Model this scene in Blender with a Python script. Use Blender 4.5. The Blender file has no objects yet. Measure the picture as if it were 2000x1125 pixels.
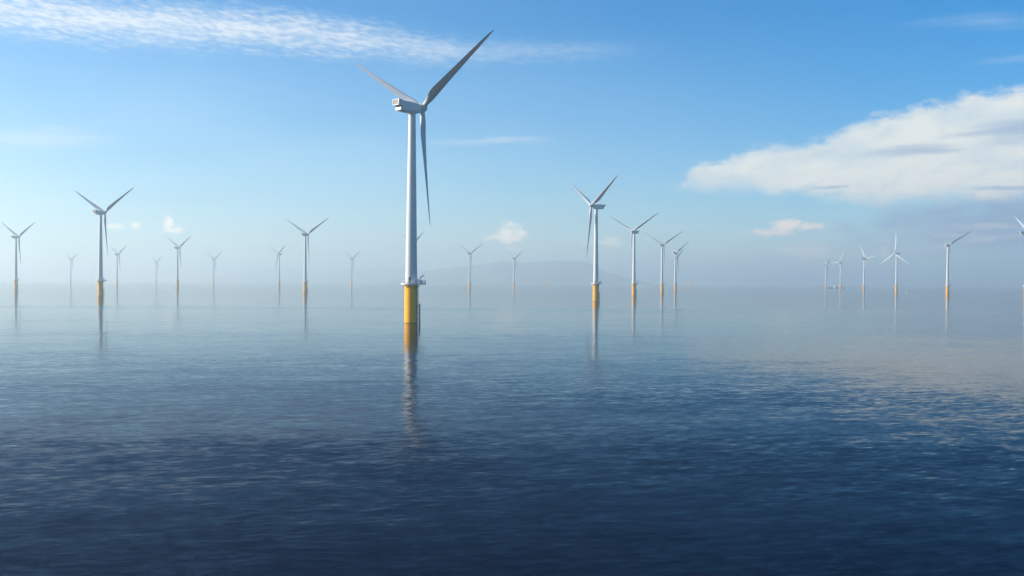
import bpy, bmesh, math, random
from mathutils import Matrix, Vector, noise as mnoise

C = bpy.context.scene
COL = C.collection
rad = math.radians

# ------------------------------------------------------------------ camera
EYE = 15.3                                   # metres above the water
cam_data = bpy.data.cameras.new('camera')
cam_data.sensor_width = 36.0
cam_data.lens = 35.0
cam_data.clip_start = 0.5
cam_data.clip_end = 80000.0
cam = bpy.data.objects.new('camera', cam_data)
COL.objects.link(cam)
cam.matrix_world = (Matrix.Translation((0, 0, EYE)) @ Matrix.Rotation(rad(90 - 0.318), 4, 'X')
                    @ Matrix.Rotation(0.0059, 4, 'Z'))
C.camera = cam

# ------------------------------------------------------------------ exposure / engine
C.view_settings.view_transform = 'Standard'
C.view_settings.look = 'None'
C.view_settings.gamma = 1.0
C.view_settings.exposure = 0.8
C.cycles.use_denoising = True
C.cycles.max_bounces = 8
C.cycles.volume_bounces = 4
C.cycles.transparent_max_bounces = 16
C.cycles.sample_clamp_indirect = 6.0

# ------------------------------------------------------------------ sun
SUN_AZ, SUN_EL = -88.0, 20.0                 # degrees; azimuth from +Y towards +X
sun_data = bpy.data.lights.new('sun', 'SUN')
sun_data.energy = 4.9
sun_data.angle = rad(0.5)
sun_data.color = (1.0, 0.90, 0.74)
sun = bpy.data.objects.new('sun', sun_data)
COL.objects.link(sun)
sdir = Vector((math.sin(rad(SUN_AZ)) * math.cos(rad(SUN_EL)), math.cos(rad(SUN_AZ)) * math.cos(rad(SUN_EL)), math.sin(rad(SUN_EL))))
sun.rotation_euler = sdir.to_track_quat('Z', 'Y').to_euler()
sun.location = (0, 0, 300)

# ------------------------------------------------------------------ node helper


class V:
    """A socket that understands + - * / so that node maths reads like maths."""
    nt = None

    def __init__(self, s):
        self.s = s

    @staticmethod
    def put(x, inp):
        if isinstance(x, V):
            V.nt.links.new(x.s, inp)
        else:
            inp.default_value = x

    @staticmethod
    def m(op, *a, clamp=False):
        n = V.nt.nodes.new('ShaderNodeMath')
        n.operation = op
        n.use_clamp = clamp
        for i, x in enumerate(a):
            V.put(x, n.inputs[i])
        return V(n.outputs[0])

    def __add__(self, o): return V.m('ADD', self, o)
    def __radd__(self, o): return V.m('ADD', o, self)
    def __sub__(self, o): return V.m('SUBTRACT', self, o)
    def __rsub__(self, o): return V.m('SUBTRACT', o, self)
    def __mul__(self, o): return V.m('MULTIPLY', self, o)
    def __rmul__(self, o): return V.m('MULTIPLY', o, self)
    def __truediv__(self, o): return V.m('DIVIDE', self, o)


def xyz(x, y, z=0.0):
    n = V.nt.nodes.new('ShaderNodeCombineXYZ')
    for i, a in enumerate((x, y, z)):
        V.put(a, n.inputs[i])
    return V(n.outputs[0])


def sep(v):
    n = V.nt.nodes.new('ShaderNodeSeparateXYZ')
    V.put(v, n.inputs[0])
    return V(n.outputs[0]), V(n.outputs[1]), V(n.outputs[2])


def noise(vec, scale=1.0, detail=4.0, rough=0.5, colour=False, distort=0.0):
    n = V.nt.nodes.new('ShaderNodeTexNoise')
    V.put(vec, n.inputs['Vector'])
    n.inputs['Scale'].default_value = scale
    n.inputs['Detail'].default_value = detail
    n.inputs['Roughness'].default_value = rough
    n.inputs['Distortion'].default_value = distort
    return V(n.outputs['Color' if colour else 'Fac'])


def smooth(x, lo, hi, a=0.0, b=1.0):
    n = V.nt.nodes.new('ShaderNodeMapRange')
    n.interpolation_type = 'SMOOTHSTEP'
    V.put(x, n.inputs['Value'])
    for k, val in (('From Min', lo), ('From Max', hi), ('To Min', a), ('To Max', b)):
        n.inputs[k].default_value = val
    return V(n.outputs[0])


def mixc(f, a, b):
    n = V.nt.nodes.new('ShaderNodeMix')
    n.data_type = 'RGBA'
    V.put(f, n.inputs[0])
    for x, i in ((a, 6), (b, 7)):
        V.put(x if isinstance(x, V) else (*x, 1.0), n.inputs[i])
    return V(n.outputs[2])


def curve(x, pts, lo, hi, vlo, vhi):
    """piecewise smooth curve through pts [(x, v)], x in lo..hi, v in vlo..vhi"""
    n = V.nt.nodes.new('ShaderNodeFloatCurve')
    c = n.mapping.curves[0]
    q = [((a - lo) / (hi - lo), (b - vlo) / (vhi - vlo)) for a, b in pts]
    while len(c.points) < len(q):
        c.points.new(0.5, 0.5)
    for p, (a, b) in zip(c.points, q):
        p.location = (a, b)
    n.mapping.update()
    V.put(V.m('DIVIDE', V.m('SUBTRACT', x, lo), hi - lo, clamp=True), n.inputs['Value'])
    return V(n.outputs[0]) * (vhi - vlo) + vlo


# ------------------------------------------------------------------ world: physical sky and clouds at infinity
world = bpy.data.worlds.new('World')
C.world = world
world.use_nodes = True
V.nt = world.node_tree
V.nt.nodes.clear()
sky = V.nt.nodes.new('ShaderNodeTexSky')
sky.sky_type = 'NISHITA'
sky.sun_disc = False
sky.sun_elevation = rad(SUN_EL)
sky.sun_rotation = rad(SUN_AZ)
sky.altitude = 0.0
sky.air_density = 1.0
sky.dust_density = 0.1
sky.ozone_density = 5.0
hs = V.nt.nodes.new('ShaderNodeHueSaturation')
hs.inputs['Saturation'].default_value = 1.36
hs.inputs['Value'].default_value = 1.0
V.nt.links.new(sky.outputs[0], hs.inputs['Color'])
skyc = V(hs.outputs[0])
geo = V.nt.nodes.new('ShaderNodeTexCoord')
dx, dy, dz = sep(V(geo.outputs['Generated']))
az = V.m('ARCTAN2', dx, dy) * 57.29578        # degrees right of north
el = V.m('ARCSINE', dz) * 57.29578            # degrees above the horizon

# shared turbulence in degrees
wob = noise(xyz(az, el * 2.2, 3.1), 0.55, 6, 0.6) - 0.5
fine = noise(xyz(az, el * 1.8, 8.7), 1.9, 6, 0.62) - 0.5
streak = noise(xyz(az * 0.22, el * 2.0, 1.7), 1.3, 5, 0.55) - 0.5


def blob(u0, v0, a, b, k=0.0, n=None, slope=0.0, lo=0.0, hi=0.5, up=1.0):
    u = (az - u0)
    v = el - v0 - u * slope
    d = V.m('SQRT', V.m('POWER', V.m('ABSOLUTE', u / a), 2.0) + V.m('POWER', V.m('ABSOLUTE', v / b), 2.0))
    e = 1.0 - d
    if n is not None:
        e = e + n * k
    return smooth(e, lo, hi)


col = skyc
K = 6.0                                      # background strength is 0.1


def lay(cov, rgb, amount=1.0):
    global col
    f = cov * amount if amount != 1.0 else cov
    col = mixc(f, col, rgb if isinstance(rgb, V) else tuple(K * c for c in rgb))


# high thin veil of ice cloud, thicker towards the sun
veil = smooth(az, 38.0, -34.0) * smooth(noise(xyz(az * 0.5, el * 1.2, 12.0), 0.16, 4, 0.5), 0.25, 0.75, 0.75, 1.15)
lay(veil * smooth(el, 17.0, 5.0, 0.22, 1.0), (0.66, 0.92, 1.05), 0.42)

# low blue-grey bank under the big cloud
bank = blob(29.5, 3.0, 15.0, 2.9, 0.9, wob, 0.02, 0.0, 0.75)
lay(bank, (0.27, 0.37, 0.59), 0.92)
lay(smooth(streak + wob * 0.6, 0.02, 0.2) * blob(24.0, 2.6, 13.0, 1.2, 0.3, wob, 0.0, 0.0, 0.7), (0.62, 0.62, 0.68), 0.5)

# the big wedge of cloud, its tip to the left
top = curve(az, [(8, 5.4), (9.3, 5.5), (9.8, 6.2), (10.4, 6.75), (11.62, 7.1), (13.31, 7.5), (17.15, 8.1),
                 (19.28, 9.0), (22.36, 9.65), (27.22, 10.2), (34, 10.6), (42, 9.2), (48, 6.0)], 8, 48, 2, 12)
bot = curve(az, [(8, 5.4), (9.4, 5.3), (11.6, 5.1), (14.4, 5.05), (17.7, 4.6), (19.3, 4.2), (21.35, 4.28), (27.2, 4.45),
                 (40, 4.5), (48, 5.9)], 8, 48, 2, 12)
big = (smooth(top - el + wob * 1.5 + fine * 0.9, -0.1, 0.75) * smooth(el - bot + wob * 1.4 + fine * 0.7, -0.35, 0.85)
       * smooth(az + wob * 2.0, 9.0, 9.9))
soft = noise(xyz(az * 0.35, el * 0.9, 5.5), 0.7, 4, 0.5)
warm = mixc(smooth(el, 4.2, 6.5), (K * 0.97, K * 0.92, K * 0.83), (K * 0.95, K * 0.95, K * 0.87))
bigc = mixc(smooth(soft, 0.42, 0.68), warm, (K * 0.76, K * 0.83, K * 0.84))
lump_shade = noise(xyz(az * 0.8, el * 1.5, 5.5), 0.9, 6, 0.55) - noise(xyz(az * 0.8 + 0.35, el * 1.5 - 0.3, 5.5), 0.9, 6, 0.55)  # offset noise difference: shaded sides of the billows, painted into the cloud colour
bigc = mixc(smooth(lump_shade, 0.0, 0.22) * 0.35, bigc, (K * 0.62, K * 0.70, K * 0.78))
grey = V.m('MAXIMUM', blob(22.1, 7.15, 2.8, 0.5, 1.5, streak, 0.03, 0.0, 1.0),
           V.m('MAXIMUM', blob(27.6, 8.0, 4.8, 0.9, 1.6, streak, 0.02, 0.0, 1.0),
               V.m('MAXIMUM', blob(17.7, 5.3, 1.3, 0.13, 1.2, fine, 0.03, 0.0, 0.9), blob(26.5, 5.0, 2.6, 0.2, 1.2, fine, -0.03, 0.0, 0.9))))
bigc = mixc(smooth(streak + fine * 0.35, 0.02, 0.22) * 0.3, bigc, (K * 0.66, K * 0.74, K * 0.80))
bigc = mixc(grey * 0.75, bigc, (K * 0.36, K * 0.47, K * 0.66))
lay(big, bigc, 0.95)

# mackerel strip high on the left
strip_v = curve(az, [(-60, 14.6), (-27.2, 13.5), (-15.8, 13.75), (-8.8, 13.5), (-2.9, 13.05), (4.1, 13.1), (20, 13.3)], -60, 20, 10, 16)
strip_w = curve(az, [(-60, 2.2), (-27.2, 1.7), (-15.8, 1.65), (-8.8, 1.45), (-2.9, 1.0), (4.1, 0.7), (20, 0.1)], -60, 20, 0, 3)
sd = 1.0 - V.m('ABSOLUTE', (el - strip_v + wob * 0.7) / strip_w)
ripple = noise(xyz(az * 0.8 + el * 0.9, el * 2.4, 2.2), 2.2, 4, 0.55) * 0.6 + noise(xyz(az * 0.25 + el * 0.5, el * 2.0, 6.2), 1.1, 5, 0.6) * 0.4
fadeu = curve(az, [(-60, 1.0), (-24, 1.0), (-12, 0.85), (-5, 0.62), (-1, 0.34), (5, 0.2), (9, 0.0), (20, 0.0)], -60, 20, 0, 1)
lay(smooth(sd + (ripple - 0.5) * 1.6, -0.05, 1.2) * smooth(ripple, 0.36, 0.64, 0.62, 1.0) * fadeu, (0.98, 1.0, 0.98), 0.82)

# thin cirrus wisps
lay(blob(-1.4, 8.05, 5.4, 0.34, 1.6, streak, 0.03, 0.0, 1.3), (0.84, 0.88, 0.92), 0.5)
lay(blob(-25.5, 7.3, 5.0, 0.75, 1.5, streak, 0.03, 0.0, 1.2), (0.84, 0.9, 0.92), 0.45)
lay(blob(25.2, 13.5, 4.2, 0.6, 1.6, streak, -0.06, 0.0, 1.3), (0.62, 0.75, 0.9), 0.25)
lay(blob(27.0, 11.5, 3.0, 0.35, 1.4, streak, 0.02, 0.0, 1.3), (0.62, 0.75, 0.9), 0.25)
lay(blob(0.9, 4.6, 3.2, 0.16, 0.9, wob, 0.01, 0.0, 0.9), (0.46, 0.62, 0.78), 0.45)
lay(blob(-10.5, 2.95, 7.0, 0.18, 0.9, streak, 0.01, 0.0, 0.9), (0.5, 0.65, 0.8), 0.4)
lay(smooth(streak + wob * 0.4, 0.0, 0.22) * smooth(V.m('ABSOLUTE', el - 2.0), 0.2, 1.9, 1.0, 0.0) * smooth(az, -28.0, 14.0, 0.4, 0.6), (0.84, 0.83, 0.82), 0.6)

# little cumulus heaps near the horizon
CW = (1.4, 1.22, 0.98)
for (u0, v0, a, b, rgb, amt) in (
        (-19.05, 3.1, 0.34, 0.62, CW, 0.95), (-18.75, 2.72, 0.8, 0.26, CW, 0.8),
        (-20.7, 2.95, 0.36, 0.32, CW, 0.8), (-21.8, 2.86, 0.85, 0.18, CW, 0.6),
        (-0.35, 2.85, 0.72, 0.66, CW, 0.9), (0.5, 2.82, 0.5, 0.6, CW, 0.75), (-0.4, 2.55, 1.4, 0.26, CW, 0.8),
        (0.1, 1.95, 0.8, 0.18, CW, 0.35), (5.7, 2.36, 0.75, 0.36, CW, 0.55), (4.6, 2.3, 1.5, 0.18, CW, 0.3),
        (15.4, 3.2, 1.2, 0.52, (1.3, 1.05, 0.85), 0.9), (16.5, 3.2, 1.6, 0.28, (1.25, 1.02, 0.84), 0.7), (14.5, 2.88, 1.6, 0.26, (1.25, 1.02, 0.84), 0.75),
        (16.6, 1.7, 1.9, 0.5, (1.3, 1.02, 0.92), 0.5), (20.5, 1.75, 0.4, 0.5, (1.4, 1.1, 1.0), 0.5),
        (25.5, 3.05, 3.0, 0.25, (0.74, 0.70, 0.72), 0.5)):
    lay(blob(u0, v0, a, b, 2.2, fine, 0.0, 0.0, 0.75), rgb, amt)

bg = V.nt.nodes.new('ShaderNodeBackground')
bg.inputs['Strength'].default_value = 0.1
V.put(col, bg.inputs['Color'])
wo = V.nt.nodes.new('ShaderNodeOutputWorld')
V.nt.links.new(bg.outputs[0], wo.inputs['Surface'])

# ------------------------------------------------------------------ materials


def material(name):
    m = bpy.data.materials.new(name)
    m.use_nodes = True
    V.nt = m.node_tree
    b = V.nt.nodes['Principled BSDF']
    return m, b


def paint(name, rgb, rough=0.4, wear=(0.5, 0.46, 0.4), amount=0.25, stretch=(0.9, 0.9, 0.08)):
    m, b = material(name)
    t = V.nt.nodes.new('ShaderNodeTexCoord')
    x, y, z = sep(V(t.outputs['Object']))
    n1 = noise(xyz(x * stretch[0], y * stretch[1], z * stretch[2]), 1.0, 5, 0.6)
    n2 = noise(xyz(x, y, z), 0.35, 3, 0.5)
    f = smooth(n1 * 0.6 + n2 * 0.4, 0.48, 0.72) * amount
    V.put(mixc(f, rgb, tuple(r * w * 1.6 for r, w in zip(rgb, wear))), b.inputs['Base Color'])
    V.put(smooth(n1, 0.3, 0.7, rough - 0.06, rough + 0.1), b.inputs['Roughness'])
    return m


M_WHITE = paint('white_paint', (0.56, 0.58, 0.58), 0.42, amount=0.3)
M_BLADE = paint('blade_gelcoat', (0.42, 0.44, 0.47), 0.38, amount=0.25)
M_RAIL = paint('galvanised_white', (0.66, 0.67, 0.66), 0.5, amount=0.5, stretch=(1, 1, 1))
M_STEEL = paint('blue_steel', (0.05, 0.07, 0.12), 0.5, amount=0.4)
M_DARK = paint('dark_grey', (0.06, 0.06, 0.065), 0.6, amount=0.3)
M_HULL = paint('navy_hull', (0.02, 0.04, 0.09), 0.4, amount=0.4)
M_ORANGE = paint('rust_red', (0.3, 0.09, 0.04), 0.6, amount=0.4)

M_YELLOW, b = material('yellow_paint')
t = V.nt.nodes.new('ShaderNodeTexCoord')
x, y, z = sep(V(t.outputs['Object']))
runs = noise(xyz(x * 1.6, y * 1.6, z * 0.10), 1.0, 5, 0.62)
c1 = mixc(smooth(runs, 0.5, 0.75) * 0.5, (0.90, 0.40, 0.001), (0.62, 0.24, 0.003))
edge = z + (noise(xyz(x * 1.2, y * 1.2, z), 1.5, 4, 0.6) - 0.5) * 0.7
c2 = mixc(smooth(edge, 0.05, 0.4, 0.9, 0.0), c1, (0.09, 0.07, 0.02))           # tide mark
V.put(c2, b.inputs['Base Color'])
b.inputs['Roughness'].default_value = 0.6
b.inputs['Specular IOR Level'].default_value = 0.2

M_MESH, b = material('radiator_mesh')
t = V.nt.nodes.new('ShaderNodeTexCoord')
x, y, z = sep(V(t.outputs['Object']))
g = V.m('SINE', z * 60.0) * 0.5 + 0.5
V.put(mixc(g, (0.17, 0.11, 0.08), (0.30, 0.20, 0.14)), b.inputs['Base Color'])
b.inputs['Roughness'].default_value = 0.6

M_GLASS, b = material('cabin_glass')
b.inputs['Base Color'].default_value = (0.02, 0.025, 0.03, 1)
b.inputs['Roughness'].default_value = 0.08

M_HILL, b = material('heather_hillside')
t = V.nt.nodes.new('ShaderNodeTexCoord')
x, y, z = sep(V(t.outputs['Object']))
hn = noise(xyz(x, y, z * 2.0), 0.006, 6, 0.6)
V.put(mixc(smooth(hn, 0.35, 0.65), (0.10, 0.13, 0.10), (0.15, 0.15, 0.11)), b.inputs['Base Color'])
b.inputs['Roughness'].default_value = 0.95

# water: slopes of a calm sea, glassy far out, ruffled by light air closer in
M_WATER, b = material('sea_water')
gp = V.nt.nodes.new('ShaderNodeNewGeometry')
px, py, pz = sep(V(gp.outputs['Position']))
ca, sa = math.cos(rad(14)), math.sin(rad(14))
wx = px * ca + py * sa
wy = py * ca - px * sa


def slopes(sx, sy, off, detail, amp, rough=0.55):
    c = noise(xyz(wx * sx, wy * sy, off), 1.0, detail, rough, colour=True)
    r, g_, _ = sep(c)
    return (r - 0.5) * amp, (g_ - 0.5) * amp


lane = py + (noise(xyz(px * 0.0035, py * 0.004, 0.0), 1.0, 3, 0.5) - 0.5) * 60.0
calm = curve(lane, [(0, 1.0), (80, 1.0), (130, 0.8), (180, 0.52), (230, 0.38), (300, 0.32), (400, 0.32), (500, 0.34), (532, 0.36), (550, 0.62),
                    (575, 0.62), (596, 0.25), (612, 0.07), (800, 0.06)], 0, 800, 0, 1)
patch = noise(xyz(px * 0.010, py * 0.022, 4.0), 1.0, 4, 0.55)
streaks = noise(xyz(px * 0.0016, py * 0.020, 9.0), 1.0, 4, 0.6)
calm = calm * smooth(patch, 0.3, 0.7, 0.8, 1.2) * smooth(streaks, 0.35, 0.65, 0.75, 1.2)
lean = curve(lane, [(0, 0.08), (60, 0.075), (100, 0.047), (200, 0.021), (300, 0.011), (400, 0.007), (500, 0.006), (545, 0.014), (575, 0.014), (605, 0.002), (800, 0.0)], 0, 800, 0, 0.09)
lean = lean * smooth(streaks, 0.3, 0.7, 0.7, 1.3)
s1 = slopes(0.80, 2.1, 0.0, 6, 0.25)
s2 = slopes(0.20, 0.55, 3.0, 4, 0.14)
s3 = slopes(0.04, 0.10, 7.0, 3, 0.075)
nx = (s1[0] + s2[0] + s3[0]) * calm
ny = (s1[1] + s2[1] + s3[1]) * calm - lean      # the faces that show at a low angle are those of the near slopes
vm = V.nt.nodes.new('ShaderNodeVectorMath')
vm.operation = 'NORMALIZE'
V.put(xyz(nx, ny, 1.0), vm.inputs[0])
V.nt.links.new(vm.outputs[0], b.inputs['Normal'])
b.inputs['Base Color'].default_value = (0.0002, 0.0025, 0.012, 1)
b.inputs['Roughness'].default_value = 0.085
b.inputs['IOR'].default_value = 1.14

M_HAZE = bpy.data.materials.new('haze_air')
M_HAZE.use_nodes = True
V.nt = M_HAZE.node_tree
V.nt.nodes.clear()
pv = V.nt.nodes.new('ShaderNodeVolumePrincipled')
pv.inputs['Color'].default_value = (0.83, 0.955, 0.98, 1)
pv.inputs['Density'].default_value = 0.00027
pv.inputs['Anisotropy'].default_value = 0.45
mo = V.nt.nodes.new('ShaderNodeOutputMaterial')
V.nt.links.new(pv.outputs[0], mo.inputs['Volume'])

# ------------------------------------------------------------------ mesh helpers


def obj(name, bm, mat, parent=None, smooth_=False, auto=None):
    me = bpy.data.meshes.new(name)
    bmesh.ops.recalc_face_normals(bm, faces=bm.faces)
    bm.to_mesh(me)
    bm.free()
    for p in me.polygons:
        p.use_smooth = smooth_
    me.materials.append(mat)
    o = bpy.data.objects.new(name, me)
    COL.objects.link(o)
    if parent:
        o.parent = parent
    if auto and smooth_:
        me.set_sharp_from_angle(angle=rad(auto))
    return o


def box(bm, x0, x1, y0, y1, z0, z1, bev=0.0):
    r = bmesh.ops.create_cube(bm, size=1.0)
    for v in r['verts']:
        v.co = Vector(((x0 + x1) / 2 + v.co.x * (x1 - x0), (y0 + y1) / 2 + v.co.y * (y1 - y0), (z0 + z1) / 2 + v.co.z * (z1 - z0)))
    if bev:
        es = list({e for v in r['verts'] for e in v.link_edges})
        bmesh.ops.bevel(bm, geom=es, offset=bev, segments=2, affect='EDGES', profile=0.6)


def rings(bm, loops, close_ends=True):
    vs = [[bm.verts.new(p) for p in lp] for lp in loops]
    n = len(vs[0])
    for a, c in zip(vs, vs[1:]):
        for i in range(n):
            bm.faces.new((a[i], a[(i + 1) % n], c[(i + 1) % n], c[i]))
    if close_ends:
        bm.faces.new(vs[0][::-1])
        bm.faces.new(vs[-1])


def lathe(bm, prof, n=48):
    rings(bm, [[(r * math.cos(2 * math.pi * i / n), r * math.sin(2 * math.pi * i / n), z) for i in range(n)] for r, z in prof])


def tube(bm, pts, r, n=8):
    pts = [Vector(p) for p in pts]
    loops = []
    for i, p in enumerate(pts):
        d = (pts[min(i + 1, len(pts) - 1)] - pts[max(i - 1, 0)]).normalized()
        a = d.cross(Vector((0, 0, 1)) if abs(d.z) < 0.9 else Vector((1, 0, 0))).normalized()
        c = d.cross(a)
        loops.append([p + r * (math.cos(2 * math.pi * k / n) * a + math.sin(2 * math.pi * k / n) * c) for k in range(n)])
    rings(bm, loops)


def tag(o, label=None, cat=None, group=None, kind=None):
    for k, val in (('label', label), ('category', cat), ('group', group), ('kind', kind)):
        if val:
            o[k] = val
    return o


# ------------------------------------------------------------------ water, hills
bm = bmesh.new()
ys = [-2500, 0, 200, 600, 2000, 6000, 28000]
xs = [-15000, -3000, -600, 0, 600, 3000, 15000]
g = [[bm.verts.new((x, y, 0)) for x in xs] for y in ys]
for j in range(len(ys) - 1):
    for i in range(len(xs) - 1):
        bm.faces.new((g[j][i], g[j][i + 1], g[j + 1][i + 1], g[j + 1][i]))
tag(obj('sea', bm, M_WATER), kind='structure')


def ridge(name, prof, yc, depth, seed):
    """a range of hills: the skyline heights along X, falling to the shore on both sides"""
    bm = bmesh.new()
    x0, x1 = prof[0][0], prof[-1][0]
    nxn, nyn = 150, 28
    gr = []
    for j in range(nyn + 1):
        t_ = j / nyn * 2 - 1
        row = []
        for i in range(nxn + 1):
            xx = x0 + (x1 - x0) * i / nxn
            h = 0.0
            for (a, ha), (c, hc) in zip(prof, prof[1:]):
                if a <= xx <= c:
                    k = (xx - a) / (c - a)
                    k = k * k * (3 - 2 * k) * 0.5 + k * 0.5
                    h = ha + (hc - ha) * k
                    break
            fall = max(0.0, math.cos(t_ * math.pi / 2)) ** 1.2
            n = mnoise.fractal(Vector((xx * 0.006 + seed, t_ * 2.2, seed)), 1.0, 2.0, 5)
            row.append(bm.verts.new((xx, yc + t_ * depth * (1 + 0.12 * math.sin(xx * 0.004 + seed)), -1 + (h + 1) * fall * (1 + 0.10 * n * (1 - fall)) + 0.8 * n * fall)))
        gr.append(row)
    for j in range(nyn):
        for i in range(nxn):
            bm.faces.new((gr[j][i], gr[j][i + 1], gr[j + 1][i + 1], gr[j + 1][i]))
    return tag(obj(name, bm, M_HILL, smooth_=True), kind='structure')


ridge('hills', [(-1209, 0), (-1054, 52), (-855, 124), (-431, 171), (-270, 191), (-89, 216), (147, 209), (294, 220), (431, 228), (588, 223), (684, 215), (767, 196), (831, 153), (919, 115), (1026, 86), (1173, 53), (1347, 0)], 9500, 546, 1.3)
ridge('hills', [(-4348, 0), (-3890, 85), (-3610, 172), (-3167, 203), (-2777, 191), (-2498, 186), (-2054, 223), (-1723, 211), (-1501, 191), (-1181, 159), (-904, 71), (-686, 0)], 13500, 520, 4.1)

# ------------------------------------------------------------------ wind turbine (parts are built once and shared)
HUB_Z, DECK_Z, OVER, TILT, RTIP = 80.1, 14.8, 4.9, rad(5), 44.6


def foundation_bm():
    bm = bmesh.new()
    lathe(bm, [(2.45, -0.9), (2.45, 13.2), (2.52, 13.25), (2.52, 13.5), (2.40, 13.55), (2.40, 14.25)], 64)
    return bm


def ladder_bm():
    bm = bmesh.new()
    for yy in (-0.95, 0.95):                                    # two fender tubes of the boat landing
        tube(bm, [(3.2, yy, -0.9), (3.2, yy, 7.2)], 0.17, 10)
        for zz in (1.5, 3.6, 6.3):
            tube(bm, [(2.25, yy, zz), (3.2, yy, zz)], 0.11, 8)
    for yy in (-0.28, 0.28):                                    # ladder up to the deck
        tube(bm, [(2.72, yy, -0.6), (2.72, yy, 14.3)], 0.06, 6)
    for k in range(48):
        tube(bm, [(2.72, -0.28, -0.3 + 0.3 * k), (2.72, 0.28, -0.3 + 0.3 * k)], 0.025, 5)
    return bm


def cable_pipe_bm():
    bm = bmesh.new()
    tube(bm, [(2.3, -1.25, -0.9), (2.3, -1.25, 14.2)], 0.17, 10)
    return bm


DECK = []
for k in range(28):
    a = 2 * math.pi * k / 28
    r = 3.85
    X, Y = r * math.cos(a), r * math.sin(a)
    if abs(Y) < 2.5 and X > 0:
        X = 5.25
    DECK.append((X, Y))


def deck_bm():
    bm = bmesh.new()
    rings(bm, [[(X, Y, 14.27) for X, Y in DECK], [(X, Y, 14.62) for X, Y in DECK]])
    rings(bm, [[(X * s, Y * s, z) for X, Y in DECK] for s, z in ((1.0, 14.63), (1.015, 14.63), (1.015, 14.82), (1.0, 14.82))], False)
    for k in range(8):
        a = 2 * math.pi * k / 8 + 0.2
        d = Vector((math.cos(a), math.sin(a), 0))
        tube(bm, [d * 2.35 + Vector((0, 0, 13.0)), d * 3.6 + Vector((0, 0, 14.3))], 0.10, 6)
    return bm


def railing_bm():
    bm = bmesh.new()
    P = [Vector((X * 0.985, Y * 0.985, 0)) for X, Y in DECK]
    dense = []
    for p, q in zip(P, P[1:] + P[:1]):
        n = max(1, round((q - p).length / 1.3))
        dense += [p.lerp(q, k / n) for k in range(n)]
    for p in dense[::1]:
        tube(bm, [p + Vector((0, 0, 14.6)), p + Vector((0, 0, 15.95))], 0.045, 6)
    for zz in (15.3, 15.93):
        for p, q in zip(P, P[1:] + P[:1]):
            tube(bm, [p + Vector((0, 0, zz)), q + Vector((0, 0, zz))], 0.035, 6)
    return bm


def davit_bm():
    bm = bmesh.new()
    tube(bm, [(3.3, -1.7, 14.6), (3.3, -1.7, 16.2)], 0.20, 10)
    box(bm, 2.9, 3.7, -2.05, -1.35, 15.5, 16.15, 0.05)
    tube(bm, [(3.3, -1.7, 16.1), (3.5, -1.7, 16.75), (3.9, -1.7, 17.25), (4.4, -1.7, 17.55), (5.0, -1.7, 17.62)], 0.2, 8)
    tube(bm, [(3.55, -1.7, 15.9), (4.05, -1.7, 17.2)], 0.07, 6)
    tube(bm, [(4.95, -1.7, 17.6), (4.95, -1.7, 16.9)], 0.04, 5)
    return bm


def cabinet_bm():
    bm = bmesh.new()
    box(bm, 0.45, 1.8, -3.3, -2.5, 14.64, 15.8, 0.05)
    return bm


def locker_bm():
    bm = bmesh.new()
    box(bm, 1.95, 2.75, -3.0, -2.2, 14.64, 16.6, 0.05)
    return bm


def winch_bm():
    bm = bmesh.new()
    box(bm, 3.75, 4.6, -2.2, -1.2, 14.64, 15.8, 0.05)
    return bm


def tower_bm():
    bm = bmesh.new()
    prof = [(2.36, 14.3), (2.36, 14.55), (2.22, 14.6)]
    for k in range(1, 24):
        t_ = k / 24
        prof.append((2.22 - 0.92 * t_ ** 1.05, 14.6 + (77.7 - 14.6) * t_))
    prof += [(1.30, 77.4), (1.42, 77.45), (1.42, 77.9)]
    lathe(bm, prof, 64)
    return bm


def seams_bm(t_):
    bm = bmesh.new()
    z = 14.6 + 63.1 * t_
    r = 2.22 - 0.92 * t_ ** 1.05
    lathe(bm, [(r - 0.02, z - 0.08), (r + 0.025, z - 0.08), (r + 0.02, z + 0.08), (r - 0.02, z + 0.08)], 64)
    return bm


def tower_door_bm():
    bm = bmesh.new()
    box(bm, -0.75, 0.05, -2.40, -2.0, 14.9, 17.0, 0.03)
    return bm


def nacelle_bm():
    """x forward to the hub; origin on the tower axis at hub height"""
    bm = bmesh.new()
    loops = []
    n = 40
    for xr, hw, zt, zb, xshift in ((-6.3, 1.62, 1.75, -1.85, 0), (-6.2, 1.76, 1.9, -2.05, 0), (-3.0, 1.82, 1.92, -2.2, 0), (0.0, 1.82, 1.85, -2.2, 0),
                                   (2.0, 1.74, 1.72, -2.05, 0), (3.1, 1.6, 1.55, -1.75, 0), (3.35, 1.42, 1.35, -1.5, 0)):
        lp = []
        for k in range(n):
            a = 2 * math.pi * k / n
            c_, s_ = math.cos(a), math.sin(a)
            e = 0.42
            yy = hw * math.copysign(abs(c_) ** e, c_)
            zz = math.copysign(abs(s_) ** e, s_)
            zz = (zt + zb) / 2 + (zt - zb) / 2 * zz
            sl = (0.42 * (zz - 0.0)) if xr < -6 else 0.0           # the tail slopes: top overhangs
            lp.append((xr - 0.1 - sl * (1.0 if xr < -6 else 0), yy, zz))
        loops.append(lp)
    rings(bm, loops)
    return bm


def cooler_bm():
    bm = bmesh.new()
    # frame of the radiator box on the tail, open in the middle
    x0, x1 = -7.95, -6.3
    for (y0, y1, z0, z1) in ((-1.75, 1.75, 1.86, 2.12), (-1.75, 1.75, -0.12, 0.16), (-1.75, -1.4, 0.16, 1.86), (1.4, 1.75, 0.16, 1.86)):
        box(bm, x0, x1, y0, y1, z0, z1, 0.03)
    return bm


def cooler_mesh_bm():
    bm = bmesh.new()
    box(bm, -7.78, -7.2, -1.4, 1.4, 0.16, 1.86)
    return bm


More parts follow.
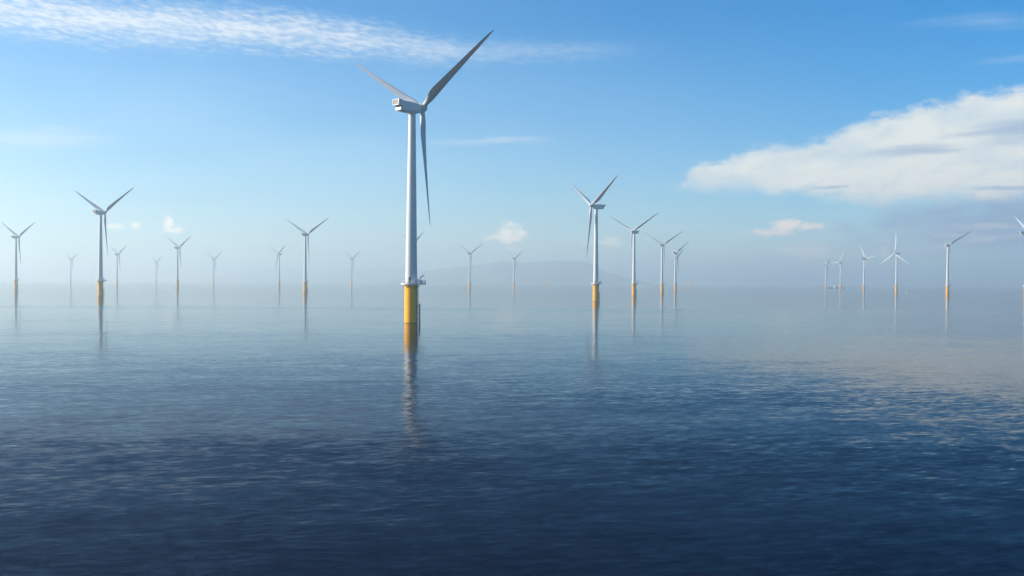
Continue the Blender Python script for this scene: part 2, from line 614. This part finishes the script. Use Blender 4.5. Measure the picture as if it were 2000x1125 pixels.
def tail_panel_bm():
    bm = bmesh.new()
    box(bm, -6.75, -5.6, -1.62, 1.62, -1.85, -0.72, 0.04)
    return bm


def tail_slot_bm():
    bm = bmesh.new()
    box(bm, -6.62, -5.9, -1.45, 1.45, -0.72, -0.12)  # dark block filling the gap between radiator frame and tail panel
    return bm


def wind_sensor_bm():
    bm = bmesh.new()
    for yy in (-0.7, 0.7):
        tube(bm, [(-4.6, yy, 1.8), (-4.6, yy, 3.1)], 0.045, 6)
        tube(bm, [(-4.85, yy, 3.1), (-4.35, yy, 3.1)], 0.04, 6)
    box(bm, -4.75, -4.45, -0.2, 0.2, 1.85, 2.25, 0.04)
    return bm


def hub_bm():
    """axis +x through origin = rotor centre"""
    bm = bmesh.new()
    prof = [(1.35, -1.45), (1.55, -1.3), (1.62, -0.6), (1.62, 0.5), (1.5, 1.1), (1.2, 1.65), (0.75, 2.0), (0.3, 2.15), (0.03, 2.18)]
    n = 40
    rings(bm, [[(z, r * math.cos(2 * math.pi * i / n), r * math.sin(2 * math.pi * i / n)) for i in range(n)] for r, z in prof])
    for k in range(3):                                          # blade root sockets
        a = 2 * math.pi * k / 3
        R_ = Matrix.Rotation(a, 3, 'X')
        loops = []
        for rr, zz in ((1.08, 0.9), (1.08, 1.78), (1.02, 1.82)):
            loops.append([R_ @ Vector((rr * math.cos(2 * math.pi * i / 28), rr * math.sin(2 * math.pi * i / 28), zz)) for i in range(28)])
        rings(bm, loops)
    return bm


PITCH_TIP, PITCH_ROOT = 58.0, 74.0


def blade_bm():
    """spans +z, leading edge turned to the wind (+x)"""
    bm = bmesh.new()
    tab = [  # radius, chord, thickness ratio, circle blend, pitch axis
        (1.6, 1.88, 1.0, 1.0, 0.5), (2.8, 1.88, 1.0, 1.0, 0.5), (4.0, 2.1, 0.85, 0.75, 0.46), (5.5, 2.7, 0.62, 0.4, 0.40), (7.2, 3.35, 0.45, 0.15, 0.35),
        (9.0, 3.62, 0.36, 0.0, 0.32), (11.0, 3.56, 0.31, 0.0, 0.3), (14.0, 3.25, 0.27, 0.0, 0.3), (18.0, 2.85, 0.24, 0.0, 0.3), (23.0, 2.40, 0.21, 0.0, 0.3),
        (28.0, 1.98, 0.19, 0.0, 0.3), (33.0, 1.60, 0.18, 0.0, 0.3), (37.0, 1.28, 0.17, 0.0, 0.3), (40.0, 1.0, 0.17, 0.0, 0.3), (42.5, 0.72, 0.17, 0.0, 0.3),
        (43.8, 0.46, 0.17, 0.0, 0.32), (44.4, 0.24, 0.18, 0.0, 0.36), (RTIP, 0.08, 0.3, 0.0, 0.4)]
    loops = []
    n = 28
    for r, ch, th, w, pa in tab:
        t_ = (r - 1.6) / (RTIP - 1.6)
        be = rad(PITCH_ROOT + (PITCH_TIP - PITCH_ROOT) * t_ ** 0.6)
        cd = Vector((math.sin(be), -math.cos(be), 0))
        td = Vector((math.cos(be), math.sin(be), 0))
        lp = []
        for k in range(n):
            a = 2 * math.pi * k / n
            xx = 0.5 - 0.5 * math.cos(a)
            sg = 1 if math.sin(a) >= 0 else -1
            foil = 5 * th * (0.2969 * math.sqrt(xx) - 0.126 * xx - 0.3516 * xx ** 2 + 0.2843 * xx ** 3 - 0.1036 * xx ** 4)
            circ = math.sqrt(max(0.0, xx * (1 - xx)))
            yy = sg * ((1 - w) * foil + w * circ)
            if abs(yy) < 0.004:
                yy = 0.004 * (1 if k < n / 2 else -1)
            yy += (1 - w) * 0.03 * math.sin(math.pi * xx)
            bend = 0.6 * t_ ** 2
            lp.append(cd * ((pa - xx) * ch) + td * (yy * ch) + Vector((bend, 0, r)))
        loops.append(lp)
    rings(bm, loops)
    return bm


PARTS = {}


def proto(name, bm, mat, smooth_=True, auto=35, key=None):
    o = obj(name, bm, mat, None, smooth_, auto)
    COL.objects.unlink(o)
    PARTS[key or name] = o


proto('foundation', foundation_bm(), M_YELLOW)
proto('ladder', ladder_bm(), M_STEEL)
proto('cable_pipe', cable_pipe_bm(), M_STEEL)
proto('platform', deck_bm(), M_RAIL)
proto('railing', railing_bm(), M_RAIL)
proto('davit_crane', davit_bm(), M_RAIL)
proto('equipment_cabinet', cabinet_bm(), M_WHITE)
proto('locker', locker_bm(), M_WHITE)
proto('winch_housing', winch_bm(), M_WHITE)
proto('tower', tower_bm(), M_WHITE)
proto('tower_door', tower_door_bm(), M_DARK)
proto('flange_seam', seams_bm(0.27), M_WHITE)
proto('flange_seam', seams_bm(0.62), M_WHITE, key='upper_seam')
proto('nacelle', nacelle_bm(), M_WHITE)
proto('radiator_frame', cooler_bm(), M_WHITE)
proto('radiator_mesh', cooler_mesh_bm(), M_MESH, False, None)
proto('tail_panel', tail_panel_bm(), M_WHITE)
proto('tail_slot', tail_slot_bm(), M_DARK, False, None)
proto('wind_sensor', wind_sensor_bm(), M_DARK)
proto('hub', hub_bm(), M_WHITE)
proto('blade', blade_bm(), M_BLADE)


def part(name, parent, mat=None):
    o = PARTS[name].copy()
    COL.objects.link(o)
    o.parent = parent
    if mat is not None:
        o.matrix_local = mat
    return o


def base_parts(root, detail):
    f = part('foundation', root)
    p = part('platform', root)
    if detail >= 1:
        part('ladder', f)
        part('railing', p)
        part('davit_crane', p)
        part('equipment_cabinet', p)
        part('locker', p)
        part('winch_housing', p)
    if detail >= 2:
        part('cable_pipe', f)
    return f, p


def turbine(X, Y, yaw, label, detail=1, phase=60.0, running=False):
    root = bpy.data.objects.new('wind_turbine', None)
    COL.objects.link(root)
    root.location = (X, Y, 0)
    root.empty_display_size = 2
    tag(root, label, 'wind turbine', 'offshore wind turbines standing in the sea')
    base_parts(root, detail)
    tw = part('tower', root)
    if detail >= 2:
        part('tower_door', tw)
        part('flange_seam', tw)
        part('upper_seam', tw)
    Rz = Matrix.Rotation(rad(yaw), 4, 'Z')
    nac = part('nacelle', root, Matrix.Translation((0, 0, HUB_Z - 0.2)) @ Rz)
    if detail >= 1:
        for nme in ('radiator_frame', 'radiator_mesh', 'tail_panel', 'tail_slot'):
            part(nme, nac)
    if detail >= 2:
        part('wind_sensor', nac)
    H = Matrix.Translation((0, 0, HUB_Z)) @ Rz @ Matrix.Rotation(-TILT, 4, 'Y') @ Matrix.Translation((OVER, 0, 0))
    Rh = Matrix.Rotation(rad(phase), 4, 'X')
    part('hub', root, H @ Rh)
    for k in range(3):
        part('blade', root, H @ Matrix.Rotation(rad(phase + 120 * k), 4, 'X') @ (Matrix.Rotation(rad(-52), 4, 'Z') if running else Matrix()))
    return root


# X, Y (metres), yaw of the nose, phase, detail, label
for X, Y, yaw, ph, dt, lb in (
        (-37.4, 369.4, 46.8, 60, 2, 'tallest and nearest white wind turbine on a bright yellow foundation'),
        (-394.2, 953.4, 65.3, 60, 2, 'second largest turbine on the left side, in shade, on a yellow foundation'),
        (-755.5, 1516.0, 62.6, 61, 1, 'grey turbine at the far left edge of the picture'),
        (-1407.9, 3175.7, 52.6, 60, 0, 'tiny faint turbine between the left edge turbine and the large left one'),
        (-995.4, 2508.6, 52.3, 59, 0, 'small hazy turbine just right of the large left turbine'),
        (-1264.1, 3534.1, 46.4, 60, 0, 'faintest tiny turbine in the haze under the tower shaped little cloud'),
        (-662.3, 1970.5, 54.0, 60, 1, 'mid distance turbine with its blades just under the tower shaped little cloud'),
        (-886.3, 2955.9, 52.1, 60, 0, 'pale small turbine alone between the two mid distance turbines on the left'),
        (-560.6, 2395.5, -136.2, -60, 1, 'small turbine with its nose turned left, beside a larger yellow footed one'),
        (-286.2, 1377.7, 61.2, 60, 1, 'yellow footed turbine midway between the large left and the tallest one'),
        (-456.3, 2830.2, 43.9, 60, 0, 'pale small turbine in front of the low left hills'),
        (-179.1, 1758.7, 35.8, 60, 1, 'turbine hidden behind the tower of the tallest turbine, only blade tips showing'),
        (-95.5, 2238.1, 49.3, 60, 1, 'small turbine left of the puffy cumulus cloud, right of the tallest turbine'),
        (4.8, 2681.2, 36.8, 60, 0, 'small turbine standing before the hill, directly under the puffy cumulus cloud'),
        (70.7, 840.6, -153.5, -60, 2, 'second nearest turbine, nose turned left, yellow foundation with a long white reflection'),
        (153.8, 1256.7, -131.9, -60, 2, 'bright sunlit turbine just right of the second nearest one'),
        (253.4, 1683.5, 48.6, 60, 1, 'third turbine in the receding row right of centre'),
        (344.4, 2100.9, 30.5, 60, 1, 'fourth turbine of the receding row, overlapping a farther one behind it'),
        (408.7, 2487.0, 20.7, 60, 0, 'farthest turbine of the receding row, hidden behind the tower of the fourth'),
        (1062.0, 3371.5, 3.0, 60, 0, 'smallest turbine of the right group, left of the dark barge'),
        (976.9, 2961.1, -168.3, -30, 0, 'turbine with the dark barge and its white wheelhouse behind its foot'),
        (875.8, 2478.7, 10.5, 85, 1, 'right group turbine with one white blade hanging down to the left'),
        (800.9, 2075.0, -155.1, 0, 1, 'turbine with one white blade pointing straight up'),
        (708.0, 1618.7, 40.5, 60, 1, 'orange footed turbine standing alone at far right, seen from straight behind'),
        (633.0, 1225.9, -1.8, 60, 1, 'turbine cut off by the right edge, only nacelle end and blade showing')):
    turbine(X, Y, yaw, lb, dt, ph, ph in (-30, 85, 0))

# bare foundations far out, still without a tower
for X, Y, lb in ((-910, 5000, 'faint bare foundation left of the pale turbine by the low left hills'),
                 (-338, 4600, 'tiny bare foundation just right of the tallest turbine'),
                 (124, 3600, 'bare white foundation right of the small turbine under the cumulus'),
                 (217, 3900, 'bare foundation just left of the second nearest turbine'),
                 (607, 3500, 'bare foundation nearest to the receding row, left one of a pair'),
                 (668, 3700, 'bare foundation right of another, the right one of a pair')):
    root = bpy.data.objects.new('turbine_foundation', None)
    COL.objects.link(root)
    root.location = (X, Y, 0)
    tag(root, lb, 'foundation', 'bare foundations waiting for towers')
    part('foundation', root)
    part('platform', root)
    st = part('equipment_cabinet', root)

# ------------------------------------------------------------------ boats


def hull_bm(L, W, D, sheer=0.3):
    bm = bmesh.new()
    loops = []
    n = 14
    for k in range(n + 1):
        t_ = k / n
        x = -L / 2 + L * t_
        w = W / 2 * (1.0 if t_ < 0.62 else max(0.04, 1 - ((t_ - 0.62) / 0.38) ** 2.2))
        top_ = D + sheer * D * max(0, (t_ - 0.5) * 2) ** 2
        loops.append([(x, -w, top_), (x, -w * 0.92, 0.0), (x, -w * 0.7, -0.8), (x, w * 0.7, -0.8), (x, w * 0.92, 0.0), (x, w, top_)])
    rings(bm, loops)
    return bm


barge = bpy.data.objects.new('barge', None)
COL.objects.link(barge)
barge.location = (1205, 3700, 0)
barge.rotation_euler.z = rad(8)
tag(barge, 'long low dark barge with white wheelhouse behind a right group turbine', 'barge')
obj('hull', hull_bm(68, 13, 3.2, 0.35), M_HULL, barge)
bm = bmesh.new()
box(bm, -7, 2, -4.5, 4.5, 3.2, 7.0, 0.15)
box(bm, -5.5, 0.5, -3.6, 3.6, 7.0, 11.5, 0.15)
wh = obj('wheelhouse', bm, M_WHITE, barge)
bm = bmesh.new()
box(bm, -5.0, 0.0, -3.72, -3.55, 9.0, 10.6)
box(bm, 0.45, 0.62, -3.0, 3.0, 9.0, 10.6)
obj('window', bm, M_GLASS, wh)
bm = bmesh.new()
tube(bm, [(-2.5, 0, 11.4), (-2.5, 0, 16)], 0.2)
obj('mast', bm, M_DARK, barge)
bm = bmesh.new()
box(bm, 6, 24, -4, 4, 3.0, 4.2, 0.1)
box(bm, -28, -14, -4, 4, 2.9, 3.9, 0.1)
obj('deck_cargo', bm, M_ORANGE, barge)


def motor_boat(X, Y, rz, s, label):
    root = bpy.data.objects.new('motor_boat', None)
    COL.objects.link(root)
    root.location = (X, Y, 0)
    root.rotation_euler.z = rad(rz)
    root.scale = (s, s, s)
    tag(root, label, 'boat')
    obj('hull', hull_bm(9.5, 3.4, 1.3, 0.5), M_WHITE, root)
    bm = bmesh.new()
    box(bm, -1.8, 1.6, -1.25, 1.25, 1.2, 3.5, 0.12)
    cb = obj('cabin', bm, M_WHITE, root)
    bm = bmesh.new()
    for yy in (-1.28, 1.2):
        box(bm, -1.3, 1.2, yy, yy + 0.08, 2.3, 3.1)
    box(bm, 1.57, 1.66, -1.0, 1.0, 2.3, 3.1)
    box(bm, -1.86, -1.77, -0.9, 0.9, 2.2, 3.1)
    obj('window', bm, M_GLASS, cb)
    bm = bmesh.new()
    tube(bm, [(-0.6, 0, 3.4), (-0.6, 0, 5.0)], 0.06)
    obj('mast', bm, M_DARK, root)


motor_boat(698, 1760, 70, 1.3, 'small white motor boat between two turbines of the right group')
motor_boat(573, 5000, 5, 1.2, 'tiny white boat on the horizon right of the second nearest turbine')

# ------------------------------------------------------------------ haze: one closed box of even air round everything
bm = bmesh.new()
box(bm, -15500, 15500, -3000, 29000, -2.0, 238.0)
hz = tag(obj('haze', bm, M_HAZE), kind='stuff')
